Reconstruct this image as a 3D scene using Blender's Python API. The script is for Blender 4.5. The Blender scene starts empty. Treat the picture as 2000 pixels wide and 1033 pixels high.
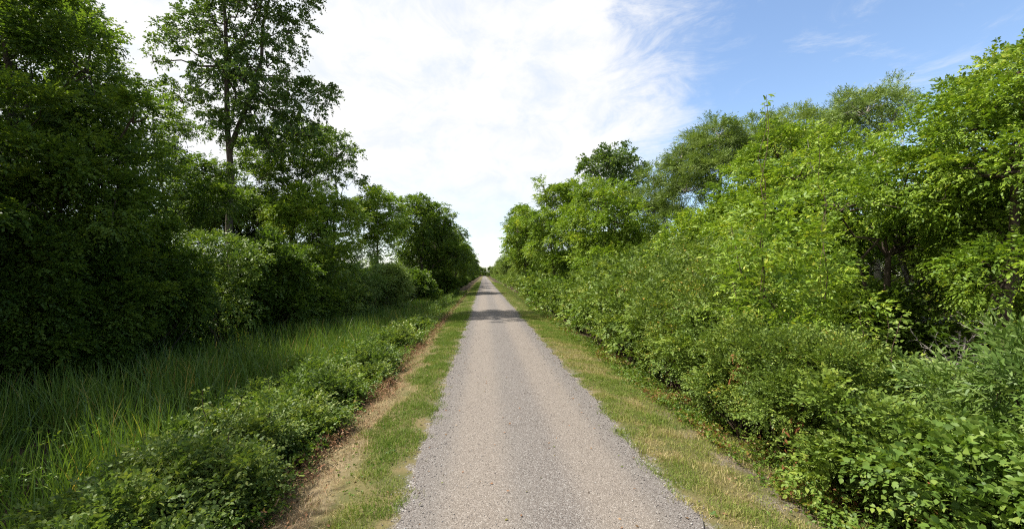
import bpy, math
import numpy as np

# ------------------------------------------------------------------ camera, world, sun, exposure
S = bpy.context.scene
COL = S.collection
CX, CZ = -0.65, 2.44            # camera stands left of the path's middle, on a tall monopod
F = 839.0                       # focal length in pixels of a 2000 px wide frame
VX, VY = 945.0, 535.0           # where the path vanishes
cam_d = bpy.data.cameras.new('camera')
cam = bpy.data.objects.new('camera', cam_d)
COL.objects.link(cam)
cam.location = (CX, 0, CZ)
cam.rotation_euler = (math.radians(90), 0, 0)
cam_d.sensor_width = 36.0
cam_d.lens = 36.0 * F / 2000.0
cam_d.shift_x = (1000.0 - VX) / 2000.0
cam_d.shift_y = (VY - 516.5) / 2000.0
cam_d.clip_start = 0.05
cam_d.clip_end = 4000
S.camera = cam

SUN_EL, SUN_AZ = math.radians(57.5), math.radians(10)     # from the left, a little ahead of the camera
to_sun = (-math.cos(SUN_EL) * math.cos(SUN_AZ), math.cos(SUN_EL) * math.sin(SUN_AZ), math.sin(SUN_EL))
sun_d = bpy.data.lights.new('sun', 'SUN')
sun_d.energy = 5.0
sun_d.angle = math.radians(0.5)
sun_d.color = (1.0, 0.95, 0.86)
sun = bpy.data.objects.new('sun', sun_d)
COL.objects.link(sun)
import mathutils
sun.rotation_euler = mathutils.Vector(to_sun).to_track_quat('Z', 'Y').to_euler()

S.render.engine = 'CYCLES'
S.view_settings.view_transform = 'Standard'
S.view_settings.look = 'None'
S.view_settings.exposure = 1.0
S.view_settings.gamma = 1.0
cy = S.cycles
cy.max_bounces = 6
cy.diffuse_bounces = 2
cy.glossy_bounces = 2
cy.transmission_bounces = 4
cy.transparent_max_bounces = 4
cy.caustics_reflective = False
cy.caustics_refractive = False
cy.use_denoising = False
cy.pixel_filter_type = 'BLACKMAN_HARRIS'
cy.filter_width = 1.15
cy.use_adaptive_sampling = True
cy.adaptive_threshold = 0.01


class NT:
    """small helper round a node tree"""
    def __init__(self, tree):
        self.t = tree
        tree.nodes.clear()

    def n(self, typ, ins=None, **kw):
        nd = self.t.nodes.new(typ)
        for k, v in kw.items():
            setattr(nd, k, v)
        for k, v in (ins or {}).items():
            if isinstance(v, bpy.types.NodeSocket):
                self.t.links.new(v, nd.inputs[k])
            else:
                nd.inputs[k].default_value = v
        return nd

    def math(self, op, a, b=None, c=None):
        ins = {0: a}
        if b is not None:
            ins[1] = b
        if c is not None:
            ins[2] = c
        return self.n('ShaderNodeMath', ins, operation=op).outputs[0]

    def mix(self, f, a, b, blend='MIX'):
        nd = self.n('ShaderNodeMix', None, data_type='RGBA', blend_type=blend)
        for i, v in ((0, f), (6, a), (7, b)):
            if isinstance(v, bpy.types.NodeSocket):
                self.t.links.new(v, nd.inputs[i])
            else:
                nd.inputs[i].default_value = v if i == 0 else (*v, 1.0)
        return nd.outputs[2]

    def ramp(self, fac, stops, interp='LINEAR'):
        nd = self.n('ShaderNodeValToRGB', {0: fac})
        cr = nd.color_ramp
        cr.interpolation = interp
        while len(cr.elements) < len(stops):
            cr.elements.new(0.5)
        for e, (p, c) in zip(cr.elements, stops):
            e.position = p
            e.color = (*c, 1.0) if len(c) == 3 else c
        return nd.outputs[0]

    def smooth(self, v, a, b):
        nd = self.n('ShaderNodeMapRange', {0: v, 1: a, 2: b, 3: 0.0, 4: 1.0}, interpolation_type='SMOOTHSTEP')
        return nd.outputs[0]

    def noise(self, vec, scale, detail=4.0, rough=0.55, dist=0.0):
        nd = self.n('ShaderNodeTexNoise', {'Scale': scale, 'Detail': detail, 'Roughness': rough, 'Distortion': dist})
        if vec is not None:
            self.t.links.new(vec, nd.inputs['Vector'])
        return nd.outputs['Fac']


# sky: physical sky with a bank of bright cloud over its left and middle
world = bpy.data.worlds.new('World')
S.world = world
world.use_nodes = True
W = NT(world.node_tree)
sky = W.n('ShaderNodeTexSky', None, sky_type='NISHITA', sun_disc=False)
sky.sun_elevation = SUN_EL
sky.sun_rotation = math.atan2(to_sun[0], to_sun[1])
sky.air_density = 1.0
sky.dust_density = 0.6
sky.ozone_density = 2.0
tc = W.n('ShaderNodeTexCoord').outputs['Generated']
xyz = W.n('ShaderNodeSeparateXYZ', {0: tc})
dx, dy, dz = xyz.outputs
flat = W.n('ShaderNodeMapping', {0: tc, 'Scale': (1.0, 1.0, 1.5)}).outputs[0]
streak_map = W.n('ShaderNodeMapping', {0: tc, 'Scale': (1.0, 0.7, 2.6), 'Rotation': (0, 0.45, 0)}).outputs[0]
n_big = W.noise(flat, 3.2, 9, 0.60, 0.3)
n_wisp = W.noise(streak_map, 6.0, 10, 0.68, 0.6)
t_ = W.math('ADD', dx, W.math('MULTIPLY', W.math('SUBTRACT', n_big, 0.5), 0.45))
t_ = W.math('ADD', t_, W.math('MULTIPLY', W.math('SUBTRACT', n_wisp, 0.5), 0.46))
bank = W.math('SUBTRACT', 1.0, W.smooth(t_, 0.20, 0.46))
# thin wisps drifting over the blue part
wisp = W.math('MULTIPLY', W.smooth(n_wisp, 0.50, 0.80), 0.5)
# thinner patches inside the bank
thin = W.smooth(W.noise(flat, 5.5, 8, 0.62, 0.4), 0.50, 0.78)
bank = W.math('MULTIPLY', bank, W.math('SUBTRACT', 1.0, W.math('MULTIPLY', thin, 0.32)))
horizon = W.math('SUBTRACT', 1.0, W.smooth(dz, 0.03, 0.26))
bank = W.math('MULTIPLY', bank, W.math('SUBTRACT', 1.0, W.math('MULTIPLY', horizon, 0.55)))
puff_dot = W.n('ShaderNodeVectorMath', {0: tc, 1: (0.399, 0.827, 0.394)}, operation='DOT_PRODUCT').outputs['Value']
puff = W.math('MULTIPLY', W.smooth(W.math('ADD', puff_dot, W.math('MULTIPLY', W.math('SUBTRACT', W.noise(tc, 22.0, 6, .6), 0.5), 0.0022)), 0.9989, 0.99995), 0.85)
cover = W.math('MAXIMUM', W.math('MAXIMUM', bank, puff), wisp)
cover = W.math('MINIMUM', W.math('MAXIMUM', cover, 0.0), 1.0)
bg_sky = W.n('ShaderNodeBackground', {'Color': sky.outputs[0], 'Strength': 0.122})
cloud_col = W.mix(W.smooth(W.noise(flat, 9.0, 9, 0.65, 0.5), 0.40, 0.72), (1.0, 1.0, 1.0), (0.84, 0.895, 0.965))
bg_cloud = W.n('ShaderNodeBackground', {'Color': cloud_col, 'Strength': 0.52})
wmix = W.n('ShaderNodeMixShader', {0: cover, 1: bg_sky.outputs[0], 2: bg_cloud.outputs[0]})
W.n('ShaderNodeOutputWorld', {0: wmix.outputs[0]})


# ------------------------------------------------------------------ materials
def new_mat(name):
    m = bpy.data.materials.new(name)
    m.use_nodes = True
    return m, NT(m.node_tree)


def out(N, shader, disp=None):
    o = N.n('ShaderNodeOutputMaterial', {0: shader})
    if disp is not None:
        N.t.links.new(disp, o.inputs[2])


def leaf_material(name, stops, trans=0.35, rough=0.45, spec=0.35, glow=(1.5, 1.55, 0.7)):
    """leaf colour from the per-leaf 'var' attribute; light passes through the blade"""
    m, N = new_mat(name)
    var = N.n('ShaderNodeAttribute', None, attribute_name='var').outputs['Fac']
    rnd = N.n('ShaderNodeObjectInfo').outputs['Random']
    v = N.math('ADD', var, N.math('MULTIPLY', N.math('SUBTRACT', rnd, 0.5), 0.14))
    c = N.ramp(v, stops)
    tcol = N.mix(1.0, c, glow, 'MULTIPLY')
    p = N.n('ShaderNodeBsdfPrincipled', {'Base Color': c, 'Roughness': rough, 'Specular IOR Level': spec})
    t = N.n('ShaderNodeBsdfTranslucent', {'Color': tcol})
    mx = N.n('ShaderNodeMixShader', {0: trans, 1: p.outputs[0], 2: t.outputs[0]})
    out(N, mx.outputs[0])
    return m


def bark_material(name, dark, light, scale=6.0):
    m, N = new_mat(name)
    g = N.n('ShaderNodeTexCoord').outputs['Object']
    mp = N.n('ShaderNodeMapping', {0: g, 'Scale': (scale, scale, scale * 0.18)}).outputs[0]
    f = N.noise(mp, 2.0, 6, 0.7, 0.4)
    c = N.ramp(f, [(0.3, dark), (0.7, light)])
    b = N.n('ShaderNodeBump', {'Height': f, 'Strength': 0.7, 'Distance': 0.04})
    p = N.n('ShaderNodeBsdfPrincipled', {'Base Color': c, 'Roughness': 0.9, 'Specular IOR Level': 0.15, 'Normal': b.outputs[0]})
    out(N, p.outputs[0])
    return m


M = {}
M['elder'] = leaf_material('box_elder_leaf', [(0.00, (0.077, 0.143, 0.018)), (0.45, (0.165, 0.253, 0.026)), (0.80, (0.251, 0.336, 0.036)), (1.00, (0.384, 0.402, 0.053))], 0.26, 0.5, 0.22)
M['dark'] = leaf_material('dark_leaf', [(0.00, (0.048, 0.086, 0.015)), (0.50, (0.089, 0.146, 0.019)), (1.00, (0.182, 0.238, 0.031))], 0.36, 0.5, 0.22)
M['cotton'] = leaf_material('cottonwood_leaf', [(0.00, (0.051, 0.095, 0.022)), (0.50, (0.092, 0.143, 0.033)), (1.00, (0.160, 0.215, 0.050))], 0.32, 0.5, 0.22)
M['willow'] = leaf_material('willow_leaf', [(0.00, (0.094, 0.146, 0.033)), (0.50, (0.165, 0.233, 0.052)), (1.00, (0.266, 0.321, 0.089))], 0.20, 0.5, 0.22)
M['hedge'] = leaf_material('shrub_leaf', [(0.00, (0.071, 0.120, 0.022)), (0.50, (0.142, 0.209, 0.033)), (0.93, (0.246, 0.299, 0.049)), (1.00, (0.230, 0.235, 0.050))], 0.22, 0.5, 0.22)
M['honey'] = leaf_material('small_leaf', [(0.00, (0.071, 0.117, 0.023)), (0.50, (0.140, 0.206, 0.034)), (0.90, (0.241, 0.280, 0.051)), (1.00, (0.480, 0.294, 0.068))], 0.22, 0.5, 0.22)
M['vine'] = leaf_material('vine_leaf', [(0.00, (0.054, 0.103, 0.019)), (0.50, (0.115, 0.188, 0.030)), (1.00, (0.201, 0.268, 0.055))], 0.26, 0.5, 0.22)
M['bramble'] = leaf_material('bramble_leaf', [(0.00, (0.053, 0.093, 0.021)), (0.50, (0.110, 0.163, 0.032)), (1.00, (0.212, 0.244, 0.047))], 0.30, 0.5, 0.22)
M['cattail'] = leaf_material('cattail_blade', [(0.00, (0.064, 0.116, 0.022)), (0.60, (0.114, 0.187, 0.028)), (0.86, (0.188, 0.248, 0.038)), (1.00, (0.522, 0.325, 0.100))], 0.25, 0.38, 0.4)
M['grass'] = leaf_material('grass_blade', [(0.0, (0.100, 0.170, 0.024)), (0.4, (0.170, 0.235, 0.040)), (0.62, (0.26, 0.265, 0.070)), (0.82, (0.40, 0.33, 0.16)), (1.0, (0.50, 0.40, 0.22))], 0.25, 0.6, 0.15, (1.2, 1.2, 0.8))
M['weed'] = leaf_material('weed_leaf', [(0.0, (0.06, 0.12, 0.018)), (0.45, (0.12, 0.19, 0.022)), (0.7, (0.20, 0.20, 0.035)), (0.85, (0.22, 0.10, 0.04)), (1.0, (0.16, 0.06, 0.03))], 0.28, 0.5, 0.25)
M['pale'] = leaf_material('silvery_leaf', [(0.0, (0.070, 0.130, 0.022)), (0.5, (0.125, 0.195, 0.042)), (1.0, (0.22, 0.29, 0.09))], 0.24, 0.45, 0.22)
M['straw'] = leaf_material('straw_blade', [(0.0, (0.20, 0.13, 0.07)), (0.5, (0.36, 0.25, 0.14)), (1.0, (0.50, 0.38, 0.23))], 0.15, 0.7, 0.1, (1.1, 1.0, 0.9))
M['brownweed'] = leaf_material('dried_weed_leaf', [(0.0, (0.10, 0.13, 0.03)), (0.3, (0.16, 0.10, 0.05)), (0.7, (0.22, 0.11, 0.06)), (1.0, (0.32, 0.22, 0.13))], 0.15, 0.7, 0.1, (1.1, 1.0, 0.9))
M['dead'] = leaf_material('dead_leaf', [(0.00, (0.136, 0.050, 0.019)), (0.60, (0.223, 0.094, 0.038)), (1.00, (0.298, 0.158, 0.075))], 0.2, 0.7, 0.1, (1.1, 0.9, 0.8))
M['bark'] = bark_material('brown_bark', (0.035, 0.026, 0.020), (0.13, 0.10, 0.075))
M['greybark'] = bark_material('grey_bark', (0.14, 0.125, 0.11), (0.36, 0.33, 0.29), 9)
M['stem'] = bark_material('shrub_stem', (0.06, 0.04, 0.028), (0.17, 0.12, 0.08), 20)


# ------------------------------------------------------------------ numpy geometry
def unit(v):
    return v / np.maximum(np.linalg.norm(v, axis=-1, keepdims=True), 1e-9)


def rand_unit(rng, n):
    return unit(rng.normal(size=(n, 3)))


def build_mesh(name, V, Q, mat, var=None, tris=None, smooth=False):
    """V (n,3), Q (m,4) quads and/or tris (k,3); var one value per face"""
    me = bpy.data.meshes.new(name)
    V = np.ascontiguousarray(V, dtype=np.float32)
    parts, starts, off = [], [], 0
    if Q is not None and len(Q):
        Q = np.asarray(Q, dtype=np.int32)
        parts.append(Q.ravel())
        starts.append(np.arange(len(Q), dtype=np.int32) * 4)
        off = len(Q) * 4
    if tris is not None and len(tris):
        tris = np.asarray(tris, dtype=np.int32)
        parts.append(tris.ravel())
        starts.append(off + np.arange(len(tris), dtype=np.int32) * 3)
    L = np.concatenate(parts)
    P = np.concatenate(starts)
    me.vertices.add(len(V))
    me.vertices.foreach_set('co', V.ravel())
    me.loops.add(len(L))
    me.loops.foreach_set('vertex_index', L)
    me.polygons.add(len(P))
    me.polygons.foreach_set('loop_start', P)
    if smooth:
        me.polygons.foreach_set('use_smooth', np.ones(len(P), dtype=bool))
    if var is not None:
        a = me.attributes.new('var', 'FLOAT', 'FACE')
        a.data.foreach_set('value', np.ascontiguousarray(var, dtype=np.float32))
    me.materials.append(mat)
    me.update(calc_edges=True)
    return me


def link(name, me, parent=None):
    o = bpy.data.objects.new(name, me)
    COL.objects.link(o)
    if parent is not None:
        o.parent = parent
    return o


def thing(name, loc, label, cat, group=None, rotz=0.0):
    o = bpy.data.objects.new(name, None)
    COL.objects.link(o)
    o.empty_display_size = 0.3
    o.location = loc
    o.rotation_euler = (0, 0, rotz)
    o['label'] = label
    o['category'] = cat
    if group:
        o['group'] = group
    return o


def dup(root, loc, rotz, scale, label, group=None):
    r = root.copy()
    COL.objects.link(r)
    r.location = loc
    r.rotation_euler = (0, 0, rotz)
    r.scale = scale if isinstance(scale, tuple) else (scale,) * 3
    r['label'] = label
    if group:
        r['group'] = group
    elif 'group' in r:
        del r['group']
    for ch in list(root.children):
        c = ch.copy()
        COL.objects.link(c)
        c.parent = r
    return r


TEMPLATES = {
    # columns: across (x leaf width), along (x leaf length), height (x leaf length)
    'diamond': (np.array([[0, 0, 0], [-.5, .42, .10], [0, 1, -.10], [.5, .42, .10]]), np.array([[0, 3, 2, 1]])),
    'ovate': (np.array([[0, 0, 0], [.40, .22, .07], [.46, .55, .08], [0, 1, -.14], [-.46, .55, .08], [-.40, .22, .07], [0, .5, -.02]]),
              np.array([[0, 1, 2, 6], [6, 2, 3, 4], [0, 6, 4, 5]])),
    'lance': (np.array([[0, 0, 0], [.5, .35, .04], [.38, .68, .0], [0, 1, -.12], [-.38, .68, .0], [-.5, .35, .04]]),
              np.array([[0, 1, 4, 5], [1, 2, 3, 4]])),
}


def sprays(rng, P, D, K, L, ll, lw, tmpl='diamond', angle=55, droop=0.3, nj=0.35, up=1.0, var0=None, vj=0.17, sizej=0.38):
    """leafy twigs: base points P, directions D, K leaves each; returns V, Q, var"""
    n = len(P)
    upv = np.array([0, 0, 1.0])
    pn = upv * up + rng.normal(size=(n, 3)) * 0.45
    pn = unit(pn - D * np.sum(pn * D, 1, keepdims=True))
    side = np.cross(D, pn)
    tt = (np.arange(K) + 0.6) / K
    tw = np.clip(tt[None, :] + rng.uniform(-.06, .06, (n, K)), 0.05, 1.0)
    Ls = L * rng.uniform(.6, 1.35, (n, 1))
    pts = P[:, None, :] + D[:, None, :] * (tw * Ls)[:, :, None]
    pts[:, :, 2] -= droop * Ls * tw ** 2
    sg = np.where(np.arange(K) % 2 == 0, 1.0, -1.0)
    ang = np.radians(angle) * (1.1 - 0.6 * tw) * sg[None, :] + rng.normal(0, .25, (n, K))
    ld = D[:, None, :] * np.cos(ang)[:, :, None] + side[:, None, :] * np.sin(ang)[:, :, None]
    ld = ld + rng.normal(0, .22, (n, K, 3))
    ld[:, :, 2] -= droop * 0.8
    ld = unit(ld)
    nn = pn[:, None, :] + rng.normal(0, nj, (n, K, 3))
    nn = unit(nn - ld * np.sum(nn * ld, 2, keepdims=True))
    xx = np.cross(ld, nn)
    sz = rng.uniform(1 - sizej, 1 + sizej, (n, K)) * (1.05 - 0.35 * tw)
    T, FQ = TEMPLATES[tmpl]
    nv = len(T)
    pts, ld, nn, xx, sz = pts.reshape(-1, 3), ld.reshape(-1, 3), nn.reshape(-1, 3), xx.reshape(-1, 3), sz.reshape(-1)
    V = (pts[:, None, :] + xx[:, None, :] * (T[None, :, 0] * lw * sz[:, None])[:, :, None]
         + ld[:, None, :] * (T[None, :, 1] * ll * sz[:, None])[:, :, None]
         + nn[:, None, :] * (T[None, :, 2] * ll * sz[:, None])[:, :, None])
    m = len(pts)
    Q = (np.arange(m)[:, None, None] * nv + FQ[None, :, :]).reshape(-1, 4)
    if var0 is None:
        var0 = np.full(n, .45)
    var = np.repeat(var0, K) + rng.normal(0, vj, m)
    var = np.repeat(np.clip(var, 0, 1), len(FQ))
    return V.reshape(-1, 3), Q, var


def join(chunks):
    Vs, Qs, vs, o = [], [], [], 0
    for V, Q, v in chunks:
        Vs.append(V)
        Qs.append(Q + o)
        vs.append(v)
        o += len(V)
    return np.concatenate(Vs), np.concatenate(Qs), np.concatenate(vs)


def tube(pts, radii, sides=6):
    """tapered tube along a list of points; returns V, Q"""
    pts = np.asarray(pts, float)
    radii = np.asarray(radii, float)
    n = len(pts)
    tang = unit(np.gradient(pts, axis=0))
    ref = np.where(np.abs(tang[:, 2:3]) > .9, np.array([[1.0, 0, 0]]), np.array([[0, 0, 1.0]]))
    a = unit(np.cross(tang, ref))
    for i in range(1, n):
        if np.dot(a[i], a[i - 1]) < 0:
            a[i] *= -1
    b = np.cross(tang, a)
    th = np.arange(sides) * 2 * np.pi / sides
    V = pts[:, None, :] + radii[:, None, None] * (a[:, None, :] * np.cos(th)[None, :, None] + b[:, None, :] * np.sin(th)[None, :, None])
    i = np.arange(n - 1)[:, None] * sides
    j = np.arange(sides)[None, :]
    k = (j + 1) % sides
    Q = np.stack([i + j, i + k, i + sides + k, i + sides + j], -1).reshape(-1, 4)
    return V.reshape(-1, 3), Q


def bent(rng, p, q, n=6, wob=0.06, sag=0.0):
    """a wandering line from p to q"""
    p, q = np.asarray(p, float), np.asarray(q, float)
    t = np.linspace(0, 1, n)[:, None]
    L = np.linalg.norm(q - p)
    r = p + (q - p) * t
    w = rng.normal(0, wob * L, (n, 3)) * np.sin(np.pi * t) ** .7
    r = r + w
    r[:, 2] += sag * L * np.sin(np.pi * t[:, 0])
    return r


SP = {
    #            leaf length/width, clump radius, sprays per clump, leaves per spray, twig length
    'elder': dict(mat='elder', ll=.105, lw=.052, cr=.52, ns=40, K=11, L=.36, droop=.45, up=1.2, angle=60, dens=1.4, tmpl='diamond', bark='bark'),
    'dark': dict(mat='dark', ll=.115, lw=.068, cr=.58, ns=38, K=10, L=.42, droop=.30, up=1.0, angle=55, dens=1.5, tmpl='diamond', bark='bark'),
    'cotton': dict(mat='cotton', ll=.12, lw=.105, cr=.42, ns=17, K=9, L=.40, droop=.55, up=.4, angle=60, dens=.9, tmpl='diamond', bark='bark'),
    'willow': dict(mat='willow', ll=.13, lw=.026, cr=.44, ns=46, K=13, L=.50, droop=.30, up=.4, angle=34, dens=1.55, tmpl='diamond', bark='greybark'),
    'hedge': dict(mat='hedge', ll=.066, lw=.040, cr=.22, ns=27, K=9, L=.22, droop=.25, up=1.0, angle=55, dens=1.3, tmpl='ovate', bark='stem'),
    'honey': dict(mat='honey', ll=.042, lw=.026, cr=.22, ns=34, K=11, L=.22, droop=.12, up=.8, angle=55, dens=1.6, tmpl='diamond', bark='stem'),
    'vine': dict(mat='vine', ll=.078, lw=.056, cr=.22, ns=21, K=6, L=.24, droop=.45, up=1.1, angle=60, dens=1.25, tmpl='ovate', bark='stem'),
    'bramble': dict(mat='bramble', ll=.054, lw=.035, cr=.20, ns=30, K=9, L=.26, droop=.35, up=1.1, angle=55, dens=1.5, tmpl='ovate', bark='stem'),
    'wshrub': dict(mat='pale', ll=.115, lw=.026, cr=.30, ns=26, K=13, L=.40, droop=.25, up=.6, angle=40, dens=1.4, tmpl='lance', bark='stem'),
    'ash': dict(mat='elder', ll=.112, lw=.040, cr=.40, ns=15, K=9, L=.38, droop=.35, up=1.1, angle=62, dens=1.2, tmpl='lance', bark='stem'),
}


def spec(kind, lod=1.0, **kw):
    s = dict(SP[kind])
    if lod != 1.0:
        s['ll'] *= lod
        s['lw'] *= lod
        s['L'] *= lod ** .4
        s['ns'] = max(5, int(s['ns'] / lod ** 1.1))
        s['K'] = max(5, int(s['K'] / lod ** .6))
        if lod > 1.3:
            s['tmpl'] = 'diamond'
    s.update(kw)
    return s


def crown_geo(rng, lobes, s, hole=0.12, inner=0.28, under=0.45):
    """leaf clumps over and inside a set of ellipsoid lobes (cx, cy, cz, rx, ry, rz)"""
    cr = s['cr']
    C, U, VV = [], [], []
    for lb in lobes:
        c, r = np.array(lb[:3], float), np.array(lb[3:6], float)
        rm = r.mean()
        n = max(4, int(s['dens'] * 4 * rm * rm / (cr * cr) * .9))
        u = rand_unit(rng, n * 2)
        u = u[(u[:, 2] > -.35) | (rng.random(len(u)) < under)][:n]
        rad = np.where(rng.random(len(u)) < inner, rng.uniform(.25, .75, len(u)), rng.uniform(.70, 1.14, len(u)))
        rad = rad * (1 + .26 * np.sin(u[:, 0] * 5 + lb[0] * 3) * np.cos(u[:, 1] * 4 + u[:, 2] * 5 + lb[2]))
        keep = rng.random(len(u)) > hole
        u, rad = u[keep], rad[keep]
        C.append(c + u * r * rad[:, None])
        U.append(u)
    C, U = np.concatenate(C), np.concatenate(U)
    n = len(C)
    ns = s['ns']
    crr = cr * rng.uniform(.6, 1.35, n)
    v = rand_unit(rng, n * ns).reshape(n, ns, 3)
    v = unit(v + U[:, None, :] * .45 + np.array([0, 0, .25]))
    q = rng.random((n, ns, 1)) ** .45
    sq = np.array([1, 1, .55])
    P = C[:, None, :] + v * q * crr[:, None, None] * sq
    D = unit(U[:, None, :] * .55 + v * .8 + np.array([0, 0, .22]) + rng.normal(0, .32, (n, ns, 3)))
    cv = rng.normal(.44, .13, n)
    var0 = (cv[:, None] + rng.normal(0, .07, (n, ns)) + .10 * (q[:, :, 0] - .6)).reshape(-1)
    V, Q, var = sprays(rng, P.reshape(-1, 3), D.reshape(-1, 3), s['K'], s['L'], s['ll'], s['lw'], s['tmpl'],
                       s['angle'], s['droop'], up=s['up'], var0=var0)
    return V, Q, var, C


def trunk_geo(rng, base, lobes, r0, clumps, lean_to=None, first=.25, nclump=14, wob=.018, fork=None):
    """main stem through the lobes with limbs to each and thin boughs to some clumps"""
    base = np.array(base, float)
    lc = np.array([l[:3] for l in lobes])
    top = lc[np.argmax(lc[:, 2])] if lean_to is None else np.array(lean_to, float)
    ch = []
    n = 9
    ax = bent(rng, base, top, n, wob)
    rr = r0 * (1.0 - .80 * np.linspace(0, 1, n) ** .9)
    rr[0] *= 1.35
    V, Q = tube(ax, rr, 9)
    ch.append((V, Q, np.zeros(len(Q))))
    if fork is not None:
        k, q = fork
        p0 = ax[0] + (ax[-1] - ax[0]) * k
        fk = bent(rng, p0, q, 8, .018)
        V, Q = tube(fk, r0 * np.linspace(.62, .2, 8), 8)
        ch.append((V, Q, np.zeros(len(Q))))
    for l in lc:
        d = np.linalg.norm(l - ax[-1])
        if d < .3:
            continue
        hd = np.linalg.norm(l[:2] - np.array([np.interp(l[2], ax[:, 2], ax[:, 0]), np.interp(l[2], ax[:, 2], ax[:, 1])]))
        hz = np.clip(l[2] - base[2] - 1.1 * hd - .3, (top[2] - base[2]) * first, (top[2] - base[2]) * .9) + base[2]
        i = int(np.clip(np.searchsorted(ax[:, 2], hz), 1, n - 2))
        ln = np.linalg.norm(l - ax[i])
        pr = bent(rng, ax[i], l, 7, .045, .10)
        r1 = min(rr[i] * .55, .015 + ln * .017)
        V, Q = tube(pr, np.linspace(r1, r1 * .25, 7), 6)
        ch.append((V, Q, np.zeros(len(Q))))
    if len(clumps):
        idx = rng.permutation(len(clumps))[:nclump * len(lobes)]
        for k in idx:
            c = clumps[k]
            j = np.argmin(np.linalg.norm(lc - c, axis=1))
            if np.linalg.norm(lc[j] - c) < .3:
                continue
            p0 = lc[j] + (c - lc[j]) * .05 + np.array([0, 0, -.25 * abs(lobes[j][5])])
            pr = bent(rng, p0, c, 5, .07, .05)
            r1 = .012 + r0 * .07
            V, Q = tube(pr, np.linspace(r1, r1 * .3, 5), 4)
            ch.append((V, Q, np.zeros(len(Q))))
    return join(ch)


def tree(name, label, cat, x, y, z0, lobes, s, r0=.14, seed=1, group=None, hole=.19, inner=.25, lean_to=None, nclump=10, first=.25, wob=.018, fork=None):
    """lobes are given in world x, y, z and stored relative to the tree's base"""
    rng = np.random.default_rng(seed)
    root = thing(name, (x, y, z0), label, cat, group)
    lb = [(l[0] - x, l[1] - y, l[2] - z0, l[3], l[4], l[5]) for l in lobes]
    V, Q, var, C = crown_geo(rng, lb, s, hole, inner)
    link('crown', build_mesh('crown', V, Q, M[s['mat']], var), root)
    lt = None if lean_to is None else (lean_to[0] - x, lean_to[1] - y, lean_to[2] - z0)
    if fork is not None:
        fork = (fork[0], np.array(fork[1]) - np.array([x, y, z0]))
    V, Q, var = trunk_geo(rng, (0, 0, -.2), lb, r0, C, lt, first=first, nclump=nclump, wob=wob, fork=fork)
    link('trunk', build_mesh('trunk', V, Q, M[s['bark']], None, smooth=True), root)
    return root


def gen_lobes(rng, x, y, z0, h, r, n=7, low=.30, top=.17):
    """a broad, uneven crown: a middle lobe and n smaller ones about it, in world coordinates"""
    L = [(x, y, z0 + h * .62, r * .62, r * .62, h * .26), (x + rng.normal(0, r * .12), y + rng.normal(0, r * .12), z0 + h * (1 - top), r * .38, r * .38, h * top)]
    a0 = rng.uniform(0, 6.28)
    for i in range(n):
        a = a0 + i * 6.283 * .382 * 1.618 + rng.normal(0, .25)
        k = (i + .5) / n
        zz = z0 + h * (low + (0.86 - low) * k + rng.normal(0, .04))
        d = r * (0.72 - .38 * max(0, k - .45) / .55) * rng.uniform(.8, 1.15)
        rr = r * rng.uniform(.30, .46)
        L.append((x + math.cos(a) * d, y + math.sin(a) * d, zz, rr, rr, rr * rng.uniform(.65, .95)))
    return L


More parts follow.
